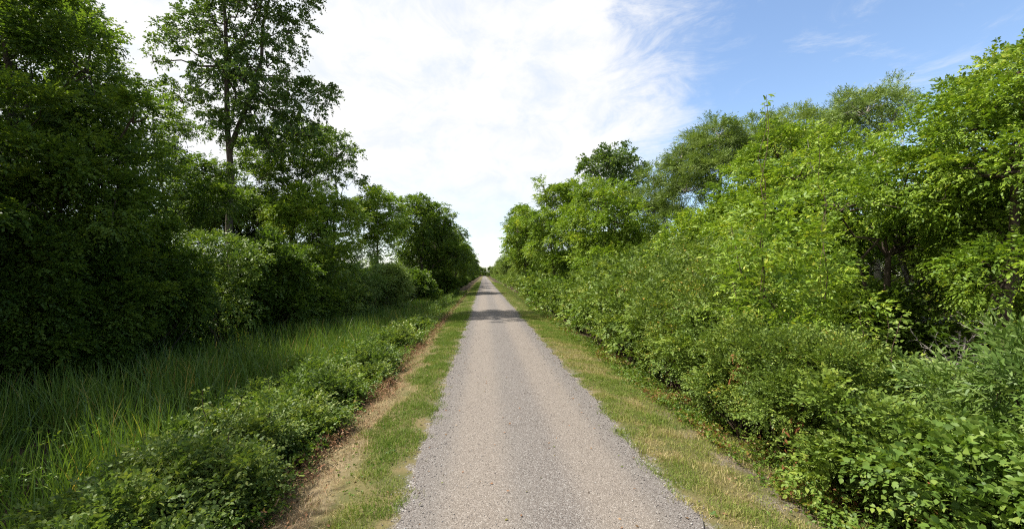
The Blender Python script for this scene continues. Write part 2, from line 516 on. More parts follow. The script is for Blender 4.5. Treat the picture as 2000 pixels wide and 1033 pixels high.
def shrub(name, label, x, y, z0, h, r, s, seed, group=None, cat='shrub', n=6, shoots=0, dead=0, stems=7, ry=None, under=.7, ragged=0.0):
    """a many-stemmed shrub leafy to the ground; shoots = upright leafy leaders; dead = withered sprays"""
    rng = np.random.default_rng(seed)
    ry = ry or r
    root = thing(name, (x, y, z0), label, cat, group)
    L = [(0, 0, h * .52, r * .75, ry * .75, h * .42)]
    for i in range(n):
        a = i * 2.4 + rng.normal(0, .3)
        d = rng.uniform(.45, .75)
        rr = r * rng.uniform(.32, .5)
        zz = h * rng.uniform(.22, .80)
        L.append((math.cos(a) * d * r, math.sin(a) * d * ry, max(zz, rr * .5), rr, rr, min(rr, h * .3)))
    V, Q, var, C = crown_geo(rng, L, s, .14 + ragged, .2, under)
    ok = V.reshape(-1, len(TEMPLATES[s['tmpl']][0]), 3)
    ch = [(V, Q, var)]
    sp = []
    for i in range(shoots):
        a, d = rng.uniform(0, 6.28), rng.uniform(0, .7) * r
        p0 = np.array([math.cos(a) * d, math.sin(a) * d * ry / r, h * .55])
        p1 = p0 + np.array([rng.normal(0, .10), rng.normal(0, .10), h * rng.uniform(.45, .75)])
        line = bent(rng, p0, p1, 8, .02)
        sp.append(tube(line, np.linspace(.011, .004, 8), 4))
        k = 22
        t = np.linspace(.1, 1, k)
        pp = np.stack([np.interp(t, np.linspace(0, 1, 8), line[:, c]) for c in range(3)], 1)
        aa = np.arange(k) * 2.4
        dd = unit(np.stack([np.cos(aa), np.sin(aa), np.full(k, .55)], 1))
        ch.append(sprays(rng, pp, dd, 4, s['L'] * .5, s['ll'] * 1.05, s['lw'], s['tmpl'], 40, .35, var0=rng.normal(.52, .08, k)))
    V, Q, var = join(ch)
    link('foliage', build_mesh('foliage', V, Q, M[s['mat']], var), root)
    st = [(v, q, np.zeros(len(q))) for v, q in sp]
    for i in range(stems):
        c = C[rng.integers(len(C))]
        p0 = np.array([rng.normal(0, .12 * r), rng.normal(0, .12 * r), -.1])
        pr = bent(rng, p0, c, 6, .05, .06)
        v, q = tube(pr, np.linspace(.010 + .006 * h, .004, 6), 5)
        st.append((v, q, np.zeros(len(q))))
    V, Q, var = join(st)
    link('stem', build_mesh('stem', V, Q, M[s['bark']], None, smooth=True), root)
    for i in range(dead):
        side = rng.uniform(-2.9, -1.2)          # on the path side, facing the viewer
        p = np.array([math.cos(side) * r * .95, math.sin(side) * ry * .95, h * rng.uniform(.35, .75)])
        k = 14
        pp = p + rng.normal(0, .09, (k, 3)) * np.array([1, 1, 1.5])
        dd = unit(rng.normal(0, .5, (k, 3)) + np.array([math.cos(side), math.sin(side), -.5]))
        V, Q, var = sprays(rng, pp, dd, 6, .14, .075, .03, 'diamond', 45, .8, var0=rng.normal(.5, .15, k))
        o = link('withered_leaves', build_mesh('withered_leaves', V, Q, M['dead'], var), root)
        o['label'] = 'withered orange brown spray of leaves'
    return root


def vnoise(x, y, scale, seed=0):
    """smooth value noise 0..1"""
    xs, ys = x / scale, y / scale
    xi, yi = np.floor(xs).astype(np.int64), np.floor(ys).astype(np.int64)
    fx, fy = xs - xi, ys - yi
    fx, fy = fx * fx * (3 - 2 * fx), fy * fy * (3 - 2 * fy)

    def h(a, b):
        n = (a * 374761393 + b * 668265263 + seed * 1442695041) & 0xFFFFFFFF
        n = ((n ^ (n >> 13)) * 1274126177) & 0xFFFFFFFF
        return ((n ^ (n >> 16)) & 0xFFFF) / 65535.0
    return (h(xi, yi) * (1 - fx) + h(xi + 1, yi) * fx) * (1 - fy) + (h(xi, yi + 1) * (1 - fx) + h(xi + 1, yi + 1) * fx) * fy


# ------------------------------------------------------------------ ground
PX = [-400, -60, -24, -14, -11, -5.6, -4.4, -3.2, -2.6, -1.9, 1.9, 2.6, 3.4, 4.6, 8, 20, 60, 400]
PZ = [-.5, -.6, -.8, -.95, -1.2, -1.2, -.85, -.32, -.12, -.02, -.02, -.08, -.26, -.55, -.75, -.5, -.4, -.4]


def gz(x, y):
    x, y = np.asarray(x, float), np.asarray(y, float)
    z = np.interp(x, PX, PZ)
    fade = np.clip((np.abs(x) - 1.9) / 1.5, 0, 1)
    # the marsh closes in and the bank flattens where the trees reach the path
    lift = np.clip((y - 45) / 25, 0, 1) * np.clip((-x - 2) / 2, 0, 1) * .75
    z = z * (1 - lift)
    return z + fade * ((vnoise(x, y, 1.1, 3) - .5) * .12 + (vnoise(x, y, .35, 5) - .5) * .04)


def gz1(x, y):
    return float(gz(np.array([x]), np.array([y]))[0])


def edge_wobble(y, seed):
    return (vnoise(y, y * 0 + 7.3, .55, seed) - .5) * .15 + (vnoise(y, y * 0 + 2.1, .17, seed + 9) - .5) * .06


def path_half(y, side):
    return 1.475 + edge_wobble(y, 21 if side < 0 else 34)


xs = np.concatenate([np.linspace(-400, -40, 12), np.linspace(-36, -9, 40)[:-1], np.linspace(-9, -5, 26)[:-1], np.linspace(-5, 5, 126)[:-1],
                     np.linspace(5, 12, 36)[:-1], np.linspace(12, 36, 26)[:-1], np.linspace(40, 400, 12)])
ys = np.concatenate([np.linspace(-120, -6, 12)[:-1], np.linspace(-6, 22, 240)[:-1], np.linspace(22, 70, 160)[:-1], np.linspace(70, 200, 60)[:-1], np.linspace(200, 1200, 20)])
GX, GY = np.meshgrid(xs, ys)
GZ = gz(GX, GY)
nx, ny = len(xs), len(ys)
i = (np.arange(ny - 1)[:, None] * nx + np.arange(nx - 1)[None, :]).ravel()
gq = np.stack([i, i + 1, i + nx + 1, i + nx], 1)
m, N = new_mat('ground_soil')
pos = N.n('ShaderNodeNewGeometry').outputs['Position']
sx = N.n('ShaderNodeSeparateXYZ', {0: pos})
n1 = N.noise(pos, 1.6, 6, .65)
n2 = N.noise(pos, 14.0, 5, .7)
n3 = N.noise(pos, .5, 4, .6)
wob = N.math('MULTIPLY', N.math('SUBTRACT', n1, .5), .9)
X = N.math('ADD', sx.outputs[0], wob)
soil = N.ramp(n2, [(.25, (.030, .022, .014)), (.7, (.085, .062, .038))])
turf = N.mix(N.smooth(n1, .35, .65), (.055, .080, .018), (.15, .125, .055))
turf = N.mix(N.math('MULTIPLY', n2, .7), turf, (.12, .09, .05))
dirt = N.ramp(N.math('ADD', N.math('MULTIPLY', n2, .7), N.math('MULTIPLY', n1, .3)), [(.3, (.10, .060, .036)), (.5, (.205, .155, .098)), (.75, (.30, .24, .165))])
vor = N.n('ShaderNodeTexVoronoi', {'Vector': pos, 'Scale': 34.0})
stony = N.mix(.45, N.mix(1.0, N.n('ShaderNodeSeparateColor', {0: vor.outputs['Color']}).outputs[0], (.26, .235, .21), 'MULTIPLY'), (.14, .115, .095))
# left: turf, then a bare dry strip, then dark soil; right: turf, then a stony strip, then soil
left_dirt = N.math('MULTIPLY', N.smooth(X, -3.35, -2.95), N.math('SUBTRACT', 1.0, N.smooth(X, -2.55, -2.25)))
right_stone = N.math('MULTIPLY', N.smooth(X, 2.35, 2.55), N.math('SUBTRACT', 1.0, N.smooth(X, 2.95, 3.15)))
inside = N.math('MULTIPLY', N.smooth(X, -3.5, -3.1), N.math('SUBTRACT', 1.0, N.smooth(X, 2.6, 3.0)))
c = N.mix(inside, soil, turf)
nearby = N.math('SUBTRACT', 1.0, N.smooth(N.math('ADD', sx.outputs[1], N.math('MULTIPLY', n3, 6.0)), 5.0, 15.0))
c = N.mix(N.math('MULTIPLY', left_dirt, N.math('ADD', .05, N.math('MULTIPLY', nearby, .82))), c, dirt)
c = N.mix(N.math('MULTIPLY', N.math('MULTIPLY', right_stone, nearby), N.smooth(n1, .44, .60)), c, stony)
out_x = N.math('ADD', N.math('ABSOLUTE', sx.outputs[0]), N.math('MULTIPLY', N.math('SUBTRACT', N.noise(pos, 4.5, 6, .7), .5), .7))
fringe = N.math('SUBTRACT', 1.0, N.smooth(out_x, 1.46, 1.62))
v62 = N.n('ShaderNodeSeparateColor', {0: N.n('ShaderNodeTexVoronoi', {'Vector': pos, 'Scale': 62.0}).outputs['Color']}).outputs[0]
c = N.mix(fringe, c, N.ramp(v62, [(0, (.060, .053, .048)), (.35, (.135, .118, .106)), (.75, (.20, .180, .165)), (1, (.36, .345, .33))]))
bmp = N.n('ShaderNodeBump', {'Height': n2, 'Strength': .8, 'Distance': .04})
p = N.n('ShaderNodeBsdfPrincipled', {'Base Color': c, 'Roughness': .95, 'Specular IOR Level': .1, 'Normal': bmp.outputs[0]})
out(N, p.outputs[0])
ground = link('ground', build_mesh('ground', np.stack([GX.ravel(), GY.ravel(), GZ.ravel()], 1), gq, m, smooth=True))
ground['kind'] = 'structure'

# path: crushed stone, ragged edges
yp = np.concatenate([np.linspace(-30, 0, 60)[:-1], np.linspace(0, 30, 600)[:-1], np.linspace(30, 90, 300)[:-1], np.linspace(90, 1200, 300)])
cols = np.linspace(-1, 1, 13)
hl, hr = path_half(yp, -1), path_half(yp, 1)
PXX = np.where(cols[None, :] < 0, cols[None, :] * hl[:, None], cols[None, :] * hr[:, None])
PYY = np.repeat(yp[:, None], 13, 1)
PZZ = .004 + .035 * (1 - cols[None, :] ** 2) + (vnoise(PXX, PYY, .6, 12) - .5) * .012
i = (np.arange(len(yp) - 1)[:, None] * 13 + np.arange(12)[None, :]).ravel()
pq = np.stack([i, i + 1, i + 14, i + 13], 1)
m, N = new_mat('crushed_stone')
pos = N.n('ShaderNodeNewGeometry').outputs['Position']
sx = N.n('ShaderNodeSeparateXYZ', {0: pos})
v1 = N.n('ShaderNodeTexVoronoi', {'Vector': pos, 'Scale': 84.0})
v2 = N.n('ShaderNodeTexVoronoi', {'Vector': pos, 'Scale': 120.0})
r1 = N.n('ShaderNodeSeparateColor', {0: v1.outputs['Color']}).outputs[0]
r2 = N.n('ShaderNodeSeparateColor', {0: v2.outputs['Color']}).outputs[1]
big = N.noise(pos, .9, 5, .6)
mp = N.n('ShaderNodeMapping', {0: pos, 'Scale': (1.0, .12, 1.0)}).outputs[0]
streaks = N.noise(mp, 2.6, 4, .6)
fines = N.ramp(r2, [(0, (.098, .087, .076)), (.5, (.155, .139, .122)), (.85, (.21, .188, .170)), (1, (.33, .31, .29))])
stones = N.ramp(r1, [(0, (.085, .075, .068)), (.35, (.140, .118, .106)), (.75, (.20, .180, .165)), (.95, (.30, .28, .265)), (1, (.42, .41, .39))])
ax = N.math('ABSOLUTE', N.math('ADD', sx.outputs[0], N.math('MULTIPLY', N.math('SUBTRACT', streaks, .5), .5)))
edge = N.smooth(ax, .95, 1.7)
mid = N.math('SUBTRACT', 1.0, N.smooth(N.math('ABSOLUTE', N.math('SUBTRACT', sx.outputs[0], .12)), .12, .5))
k = N.math('ADD', .34, N.math('ADD', N.math('MULTIPLY', edge, .35), N.math('MULTIPLY', mid, .35)))
k = N.math('ADD', k, N.math('MULTIPLY', N.math('SUBTRACT', big, .5), .9))
k = N.math('MINIMUM', N.math('MAXIMUM', k, .12), 1.0)
c = N.mix(k, fines, stones)
c = N.mix(N.math('MULTIPLY', edge, .5), c, N.mix(1.0, c, (.95, .955, .98), 'MULTIPLY'))
track = N.math('SUBTRACT', N.smooth(N.math('ABSOLUTE', N.math('SUBTRACT', N.math('ABSOLUTE', sx.outputs[0]), .72)), .15, .55), .5)
c = N.mix(1.0, c, (.92, .915, .90), 'MULTIPLY')
c = N.mix(N.math('ADD', .5, N.math('MULTIPLY', track, .8)), N.mix(1.0, c, (1.08, 1.04, 1.0), 'MULTIPLY'), N.mix(1.0, c, (.86, .87, .89), 'MULTIPLY'))
c = N.mix(N.smooth(N.noise(pos, 2.3, 6, .7), .58, .75), c, N.mix(1.0, c, (.80, .79, .78), 'MULTIPLY'))
hgt = N.math('MULTIPLY', v1.outputs['Distance'], -1.0)
bmp = N.n('ShaderNodeBump', {'Height': hgt, 'Strength': N.math('ADD', .25, N.math('MULTIPLY', k, .6)), 'Distance': .012})
p = N.n('ShaderNodeBsdfPrincipled', {'Base Color': c, 'Roughness': .9, 'Specular IOR Level': .2, 'Normal': bmp.outputs[0]})
out(N, p.outputs[0])
path = link('path', build_mesh('path', np.stack([PXX.ravel(), PYY.ravel(), PZZ.ravel()], 1), pq, m, smooth=True))
path['kind'] = 'structure'

# loose gravel: along both edges and thinly over the whole path
rng = np.random.default_rng(5)


def path_z(x, y):
    h = np.where(x < 0, path_half(y, -1), path_half(y, 1))
    cc = np.clip(np.abs(x) / h, 0, 1)
    return np.where(np.abs(x) < h, .004 + .035 * (1 - cc ** 2) + (vnoise(x, y, .6, 12) - .5) * .012, gz(x, y))


n = 5000
yy = 2.5 + 26 * rng.random(n) ** 1.6
side = np.where(rng.random(n) < .5, -1.0, 1.0)
xx = side * (1.40 + np.abs(rng.normal(0, .17, n)) * np.where(rng.random(n) < .5, 1, -1.2))
n2_ = 9000
y2 = 2.5 + 16 * rng.random(n2_) ** 1.5
x2 = rng.uniform(-1.4, 1.4, n2_)
xx, yy = np.concatenate([xx, x2]), np.concatenate([yy, y2])
sz = np.concatenate([rng.uniform(.006, .015, n), rng.uniform(.004, .009, n2_)]) * np.clip(.8 + yy / 40, .8, 1.5)
octa = np.array([[1, 0, 0], [0, 1, 0], [-1, 0, 0], [0, -1, 0], [0, 0, .75], [0, 0, -.75]], float)
of = np.array([[0, 1, 4], [1, 2, 4], [2, 3, 4], [3, 0, 4], [1, 0, 5], [2, 1, 5], [3, 2, 5], [0, 3, 5]])
nn_ = len(xx)
R = rng.uniform(0, 6.28, nn_)
V = octa[None] * rng.uniform(.6, 1.25, (nn_, 6, 1)) * sz[:, None, None]
Vx = V[:, :, 0] * np.cos(R)[:, None] - V[:, :, 1] * np.sin(R)[:, None]
Vy = V[:, :, 0] * np.sin(R)[:, None] + V[:, :, 1] * np.cos(R)[:, None]
V = np.stack([Vx + xx[:, None], Vy + yy[:, None], V[:, :, 2] + (path_z(xx, yy) + sz * .3)[:, None]], 2)
T = (np.arange(nn_)[:, None, None] * 6 + of[None]).reshape(-1, 3)
m, N = new_mat('loose_stone')
var = N.n('ShaderNodeAttribute', None, attribute_name='var').outputs['Fac']
c = N.ramp(var, [(0, (.10, .09, .082)), (.4, (.17, .152, .14)), (.85, (.24, .22, .205)), (1, (.40, .39, .37))])
p = N.n('ShaderNodeBsdfPrincipled', {'Base Color': c, 'Roughness': .85, 'Specular IOR Level': .25})
out(N, p.outputs[0])
g = link('gravel', build_mesh('gravel', V.reshape(-1, 3), None, m, np.repeat(rng.random(nn_), 8), tris=T))
g['kind'] = 'stuff'
g['label'] = 'loose grey crushed stones along the ragged edges of the path'
g['category'] = 'gravel'


# ------------------------------------------------------------------ grass, weeds and cattails
def blades(rng, x, y, z, h, w, var, lean=.35, segs=2, dirv=None):
    """grass blades: strips that lean over towards the tip"""
    n = len(x)
    a = rng.uniform(0, 6.283, n)
    ld = np.stack([np.cos(a), np.sin(a)], 1) * (np.abs(rng.normal(0, lean, n)) + .05)[:, None]
    if dirv is not None:
        ld = ld + np.array(dirv)[None]
    b = rng.uniform(0, 6.283, n)
    wx, wy = np.cos(b), np.sin(b)
    rows = []
    for k in range(segs + 1):
        t = k / segs
        cx_, cy_ = x + ld[:, 0] * h * t * t, y + ld[:, 1] * h * t * t
        l2 = np.minimum((ld ** 2).sum(1), 1.6)
        cz_ = z + h * (t - .38 * l2 * t * t)
        ww = w * (1 - t ** 1.6 * .92) * .5
        rows.append(np.stack([np.stack([cx_ - wx * ww, cy_ - wy * ww, cz_], 1), np.stack([cx_ + wx * ww, cy_ + wy * ww, cz_], 1)], 1))
    V = np.concatenate(rows, 1)                  # (n, 2*(segs+1), 3)
    nv = 2 * (segs + 1)
    fq = np.array([[2 * k, 2 * k + 1, 2 * k + 3, 2 * k + 2] for k in range(segs)])
    Q = (np.arange(n)[:, None, None] * nv + fq[None]).reshape(-1, 4)
    return V.reshape(-1, 3), Q, np.repeat(np.clip(var, 0, 1), segs)


def stuff(name, label, cat, chunks, mat):
    V, Q, v = join(chunks)
    o = link(name, build_mesh(name, V, Q, M[mat], v))
    o['kind'] = 'stuff'
    o['label'] = label
    o['category'] = cat
    return o


def strip_points(rng, n, x0, x1, y0, y1, pw):
    y = y0 + (y1 - y0) * rng.random(n) ** pw
    return rng.uniform(x0, x1, n), y


rng = np.random.default_rng(11)
ch = []
for (n, x0, x1, y0, y1, pw) in ((150000, -3.2, -1.30, 2.6, 26, 1.5), (60000, -3.4, -1.35, 24, 130, 1.6)):
    x, y = strip_points(rng, n, x0, x1, y0, y1, pw)
    e = -path_half(y, -1)
    d = e - x                                     # distance out from the path's edge
    patch = vnoise(x, y, .45, 41) * .6 + vnoise(x, y, 1.7, 42) * .4
    far = np.clip((y - 10) / 20, 0, 1)
    inner = np.clip((d + .02 + (vnoise(x, y, .28, 93) - .5) * .62) / .22, 0, 1)
    outer = 1 - np.clip((d - (.72 + .40 * far) - (patch - .5) * .8) / .30, 0, 1)
    keep = rng.random(n) < inner * np.maximum(outer, .2 + .35 * far) * np.clip(patch * 1.9, .25, 1)
    x, y, d, patch, far, outer = (q[keep] for q in (x, y, d, patch, far, outer))
    dry = np.clip(.30 + (patch < .42) * .25 + (1 - outer) * .75 - far * .10 + np.clip(.25 - d, 0, 1) * .6, 0, 1)
    var = dry * .75 + rng.normal(0, .13, len(x))
    h = rng.uniform(.022, .075, len(x)) * (.7 + 1.1 * vnoise(x, y, .22, 91) ** 2) * np.where(outer > .6, 1.15, .75) * (1 + .5 * far)
    ch.append(blades(rng, x, y, gz(x, y) - .005, h, rng.uniform(.004, .008, len(x)) * (1 + 1.3 * np.clip(y / 40, 0, 2)), var, .6))
stuff('verge_grass', 'short mown green and straw grass on the verge left of the path', 'grass', ch, 'grass')
ch = []
for (n, x0, x1, y0, y1, pw) in ((170000, 1.30, 3.5, 2.6, 26, 1.5), (80000, 1.35, 4.6, 24, 130, 1.6)):
    x, y = strip_points(rng, n, x0, x1, y0, y1, pw)
    e = path_half(y, 1)
    d = x - e
    patch = vnoise(x, y, .45, 51) * .6 + vnoise(x, y, 1.9, 52) * .4
    far = np.clip((y - 8) / 20, 0, 1)
    inner = np.clip((d + .02 + (vnoise(x, y, .28, 94) - .5) * .62) / .22, 0, 1)
    stone = np.exp(-((x - 2.78 - .15 * np.sin(y * .7)) / .20) ** 2) * np.clip(1.4 - y / 11, 0, 1) * np.clip(vnoise(x, y, .9, 57) * 2.2 - .35, 0, 1)
    outer = 1 - np.clip((x - (3.1 + 1.0 * far)) / .4, 0, 1)
    keep = rng.random(n) < inner * np.maximum(outer, .05) * (1 - .93 * stone) * np.clip(patch * 1.8, .3, 1)
    x, y, d, patch, far, stone = (q[keep] for q in (x, y, d, patch, far, stone))
    dry = np.clip(.66 + (patch < .45) * .22 - (patch > .6) * .22 + stone * .3 - far * .26 - np.clip(d - .5, 0, 1) * .15, 0, 1)
    var = dry * .82 + rng.normal(0, .13, len(x))
    h = rng.uniform(.022, .075, len(x)) * (.7 + 1.1 * vnoise(x, y, .22, 91) ** 2) * (1 + .5 * far)
    ch.append(blades(rng, x, y, gz(x, y) - .005, h, rng.uniform(.004, .008, len(x)) * (1 + 1.3 * np.clip(y / 40, 0, 2)), var, .6))
stuff('verge_grass', 'pale dry mown grass on the verge right of the path', 'grass', ch, 'grass')

# flattened straw on the bare strip of the left bank
rng = np.random.default_rng(12)
x, y = strip_points(rng, 70000, -3.3, -2.0, 2.6, 34, 1.5)
keep = rng.random(len(x)) < 1.3 * vnoise(x, y, .35, 99) * np.exp(-((x + 2.75) / .36) ** 2) * np.clip(1.5 - y / 14, 0, 1)
x, y = x[keep], y[keep]
ch = [blades(rng, x, y, gz(x, y) + .004, rng.uniform(.04, .11, len(x)), rng.uniform(.003, .006, len(x)) * (1 + y / 25), rng.normal(.5, .22, len(x)), 1.5, 2)]
stuff('straw', 'flattened straw and dry clippings on the bare strip of the left bank', 'straw', ch, 'straw')


def weed_sprays(rng, x, y, hmin, hmax, K, L, ll, lw, var0, tmpl='diamond', droop=.35):
    n = len(x)
    z = gz(x, y) + rng.uniform(hmin, hmax, n)
    D = unit(rng.normal(0, .6, (n, 3)) + np.array([0, 0, .55]))
    return sprays(rng, np.stack([x, y, z], 1), D, K, L, ll, lw, tmpl, 55, droop, var0=var0)


# low creeping weeds where the right verge meets the shrubs
rng = np.random.default_rng(13)
x, y = strip_points(rng, 17000, 2.7, 3.7, 2.4, 60, 2.0)
pt = vnoise(x, y, .5, 61)
keep = rng.random(len(x)) < np.clip(pt * 1.7 - .25, 0, 1)
x, y, pt = x[keep], y[keep], pt[keep]
x = x + np.clip((y - 20) / 40, 0, 1) * 1.0
ch = [weed_sprays(rng, x, y, .0, .16, 6, .14, .045, .030, .35 + .5 * (vnoise(x, y, .8, 62) > .62) * rng.random(len(x)) + rng.normal(0, .1, len(x)))]
stuff('creeping_weeds', 'low yellow green and reddish weeds at the foot of the right shrubs', 'weeds', ch, 'weed')
# reddish brown and green weeds down the left bank
rng = np.random.default_rng(14)
x, y = strip_points(rng, 19000, -3.9, -2.45, 2.8, 50, 1.6)
pt = vnoise(x, y, .6, 71)
keep = rng.random(len(x)) < np.clip(pt * 1.8 - .2, 0, 1) * np.clip((-x - 2.45 - .25 * np.clip((9 - y) / 5, 0, 1)) / .45, .04, 1) * np.clip(1.45 - y / 26, .35, 1)
x, y = x[keep], y[keep]
ch = [weed_sprays(rng, x, y, .0, .20, 6, .17, .05, .020, rng.normal(.55, .22, len(x)))]
stuff('dried_weeds', 'reddish brown dried weeds along the top of the left bank', 'weeds', ch, 'brownweed')
x, y = strip_points(rng, 9000, -4.6, -2.95, 2.8, 62, 1.5)
ch = [weed_sprays(rng, x, y, .0, .35, 7, .2, .055, .034, rng.normal(.36, .13, len(x)))]
x, y = strip_points(rng, 30000, -8.2, -4.0, 5.5, 58, 1.25)
keep = rng.random(len(x)) < np.clip(vnoise(x, y, 1.2, 75) * 1.9 - .45, 0, 1) * np.clip((8.2 + x) / 2.5, .1, 1)
x, y = x[keep], y[keep]
top_ = .55 + .5 * vnoise(x, y, .8, 76)
ch.append(weed_sprays(rng, x, y, .1, 1.0, 7, .24, .065, .034, rng.normal(.33, .13, len(x))))
stuff('bank_weeds', 'green leafy weeds covering the slope between verge and cattails', 'weeds', ch, 'weed')


def marsh_edge(y):
    return np.interp(y, [0, 8, 14, 27, 40, 52, 62], [-15.5, -14.5, -13.5, -12.0, -9.5, -7.5, -5.2])


rng = np.random.default_rng(15)
n = 105000
y = 1.6 + 62 * rng.random(n) ** 1.55
x = -4.3 - 11.5 * rng.random(n)
x = x - (vnoise(y, y * 0, 1.6, 81) - .5) * .8
dn = vnoise(x, y, .7, 82)
keep = (x > marsh_edge(y)) & (rng.random(n) < np.clip(dn * 1.9 - .25, .10, 1))
x, y, dn = x[keep], y[keep], dn[keep]
n = len(x)
tall = np.clip((-x - 4.2) / 1.6, .45, 1)
h = rng.uniform(.75, 1.55, n) * tall * (.8 + .35 * vnoise(x, y, 2.3, 83)) * np.where(rng.random(n) < .15, .6, 1)
h = h * np.clip(1.15 - y / 160, .7, 1)
ch = [blades(rng, x, y, gz(x, y) - .02, h, rng.uniform(.015, .027, n) * (1 + y / 34), rng.normal(.50, .22, n) + (dn - .5) * .35, np.where(rng.random(n) < .16, .75, .24), 4)]
stuff('cattails', 'dense stand of tall green cattail blades filling the wet ditch', 'cattails', ch, 'cattail')


# ------------------------------------------------------------------ trees and shrubs: helpers for laying them out
def at(px, Y):
    return CX + (px - VX) / F * Y


def zt(py, Y):
    return CZ - (py - VY) / F * Y


def lobes_at(Y, spots, depth=1.0, seed=0):
    """crown lobes measured as (px, py, radius) at distance Y, each given its own real depth and round thickness"""
    r = np.random.default_rng(seed + 900)
    L = []
    for (px, py, rp) in spots:
        rr = rp * Y / F
        yy_ = Y + r.uniform(-1, 1) * depth * max(rr, 1.0)
        L.append((at(px, yy_), yy_, zt(py, yy_), rr, rr * 1.15, rr * .85))
    return L


def ptree(name, label, cat, Y, base_px, spots, s, r0=.14, seed=1, group=None, **kw):
    x = at(base_px, Y)
    return tree(name, label, cat, x, Y, gz1(x, Y), lobes_at(Y, spots, seed=seed), s, r0, seed, group, **kw)


def pshrub(name, label, px, top_py, Y, rpx, s, seed, group=None, **kw):
    x = at(px, Y)
    z0 = gz1(x, Y)
    return shrub(name, label, x, Y, z0, zt(top_py, Y) - z0, rpx * Y / F, s, seed, group, **kw)


# ---- left side, tall trees
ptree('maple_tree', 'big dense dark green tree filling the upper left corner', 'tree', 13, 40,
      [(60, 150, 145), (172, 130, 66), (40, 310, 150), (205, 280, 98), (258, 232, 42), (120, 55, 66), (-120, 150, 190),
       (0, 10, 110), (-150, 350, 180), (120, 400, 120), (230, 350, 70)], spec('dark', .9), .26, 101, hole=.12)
ptree('cottonwood_tree', 'tallest tree, a sparse cottonwood with dark forked trunk, its top cut by the photo edge', 'tree', 28, 455,
      [(437, 60, 58), (400, 130, 50), (372, 55, 40), (452, 185, 50), (520, 120, 52), (560, 60, 45), (540, 195, 55), (600, 185, 42),
       (640, 198, 24), (485, 250, 45), (575, 255, 42), (430, -90, 70), (525, -100, 75), (475, -210, 60), (565, -20, 45), (358, 190, 36),
       (318, 85, 24), (300, 120, 12), (500, 10, 46), (440, 250, 30), (470, 130, 36), (530, 290, 36), (445, -20, 46)],
      spec('cotton', 1.2), 0.30, 102, hole=.30, inner=.26, lean_to=(at(432, 28), 28, zt(-150, 28)), nclump=6, first=.5, wob=.006,
      fork=(.36, (at(540, 28.5), 28.5, zt(-60, 28.5))))
ptree('young_tree', 'loose mid green tree between the big dark corner tree and the cottonwood trunk', 'tree', 22, 350,
      [(350, 335, 48), (308, 345, 40), (400, 345, 42), (330, 275, 28), (372, 255, 24), (298, 225, 20), (420, 395, 48), (350, 405, 58)],
      spec('elder', 1.2, mat='dark'), .12, 103, hole=.25)
ptree('maple_tree', 'dark leafy tree right behind the cottonwood trunk', 'tree', 33, 530,
      [(520, 335, 44), (570, 295, 42), (600, 275, 34), (480, 365, 50), (560, 380, 66), (500, 300, 36), (612, 335, 40), (430, 380, 45)],
      spec('dark', 1.4), .18, 104, hole=.40)
ptree('maple_tree', 'dark low tree filling the gap behind the foot of the cottonwood trunk', 'tree', 36, 455,
      [(440, 405, 44), (482, 430, 48), (400, 430, 50), (540, 430, 50), (350, 440, 50), (430, 470, 50), (510, 480, 50)], spec('dark', 1.5), .15, 109, hole=.08)
ptree('cottonwood_tree', 'loose small cottonwood showing sky between its leaves, left of the bright rounded trees', 'tree', 38, 655,
      [(660, 300, 36), (690, 312, 24), (642, 345, 32), (630, 272, 24), (692, 350, 20), (655, 262, 18), (610, 300, 25)],
      spec('cotton', 1.5), .14, 105, hole=.34, inner=.15)
ptree('box_elder_tree', 'bright yellow green box elder in front of the loose small cottonwood', 'tree', 32, 620,
      [(600, 410, 46), (650, 412, 38), (570, 430, 46), (620, 450, 55), (680, 425, 30), (640, 485, 46)], spec('elder', 1.35), .13, 106)
ptree('box_elder_tree', 'rounded box elder with a see-through gap beneath, left of the dark tree row', 'tree', 40, 738,
      [(738, 395, 33), (702, 408, 28), (763, 402, 22), (742, 435, 38), (730, 480, 32), (772, 440, 20)], spec('elder', 1.6), .16, 107, hole=.2)
ptree('maple_tree', 'first and highest dark tree of the left row running to the vanishing point', 'tree', 54, 835,
      [(822, 425, 38), (850, 440, 34), (798, 462, 42), (852, 490, 46), (815, 508, 48), (872, 462, 28), (885, 500, 28), (820, 400, 18)],
      spec('dark', 2.0), .2, 108)

# ---- left side, shrubs before the trees
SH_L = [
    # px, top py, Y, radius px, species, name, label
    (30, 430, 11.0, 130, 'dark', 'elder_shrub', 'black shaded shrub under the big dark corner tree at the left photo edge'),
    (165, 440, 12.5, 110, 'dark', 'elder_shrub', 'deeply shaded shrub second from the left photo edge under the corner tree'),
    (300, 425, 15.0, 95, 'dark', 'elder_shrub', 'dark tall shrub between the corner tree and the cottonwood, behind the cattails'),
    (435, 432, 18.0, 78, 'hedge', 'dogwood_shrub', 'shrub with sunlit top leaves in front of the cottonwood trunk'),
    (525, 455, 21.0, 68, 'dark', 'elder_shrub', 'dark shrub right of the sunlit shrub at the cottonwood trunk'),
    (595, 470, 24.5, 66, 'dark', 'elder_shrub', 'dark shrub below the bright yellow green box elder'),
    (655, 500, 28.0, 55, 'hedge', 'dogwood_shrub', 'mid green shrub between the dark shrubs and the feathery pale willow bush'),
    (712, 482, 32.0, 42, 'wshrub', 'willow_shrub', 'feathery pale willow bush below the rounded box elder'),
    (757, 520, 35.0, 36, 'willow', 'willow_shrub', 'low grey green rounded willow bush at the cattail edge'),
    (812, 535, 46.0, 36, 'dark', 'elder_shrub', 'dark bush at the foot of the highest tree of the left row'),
    (862, 540, 56.0, 28, 'dark', 'elder_shrub', 'dark low bush where the left tree row meets the verge'),
]
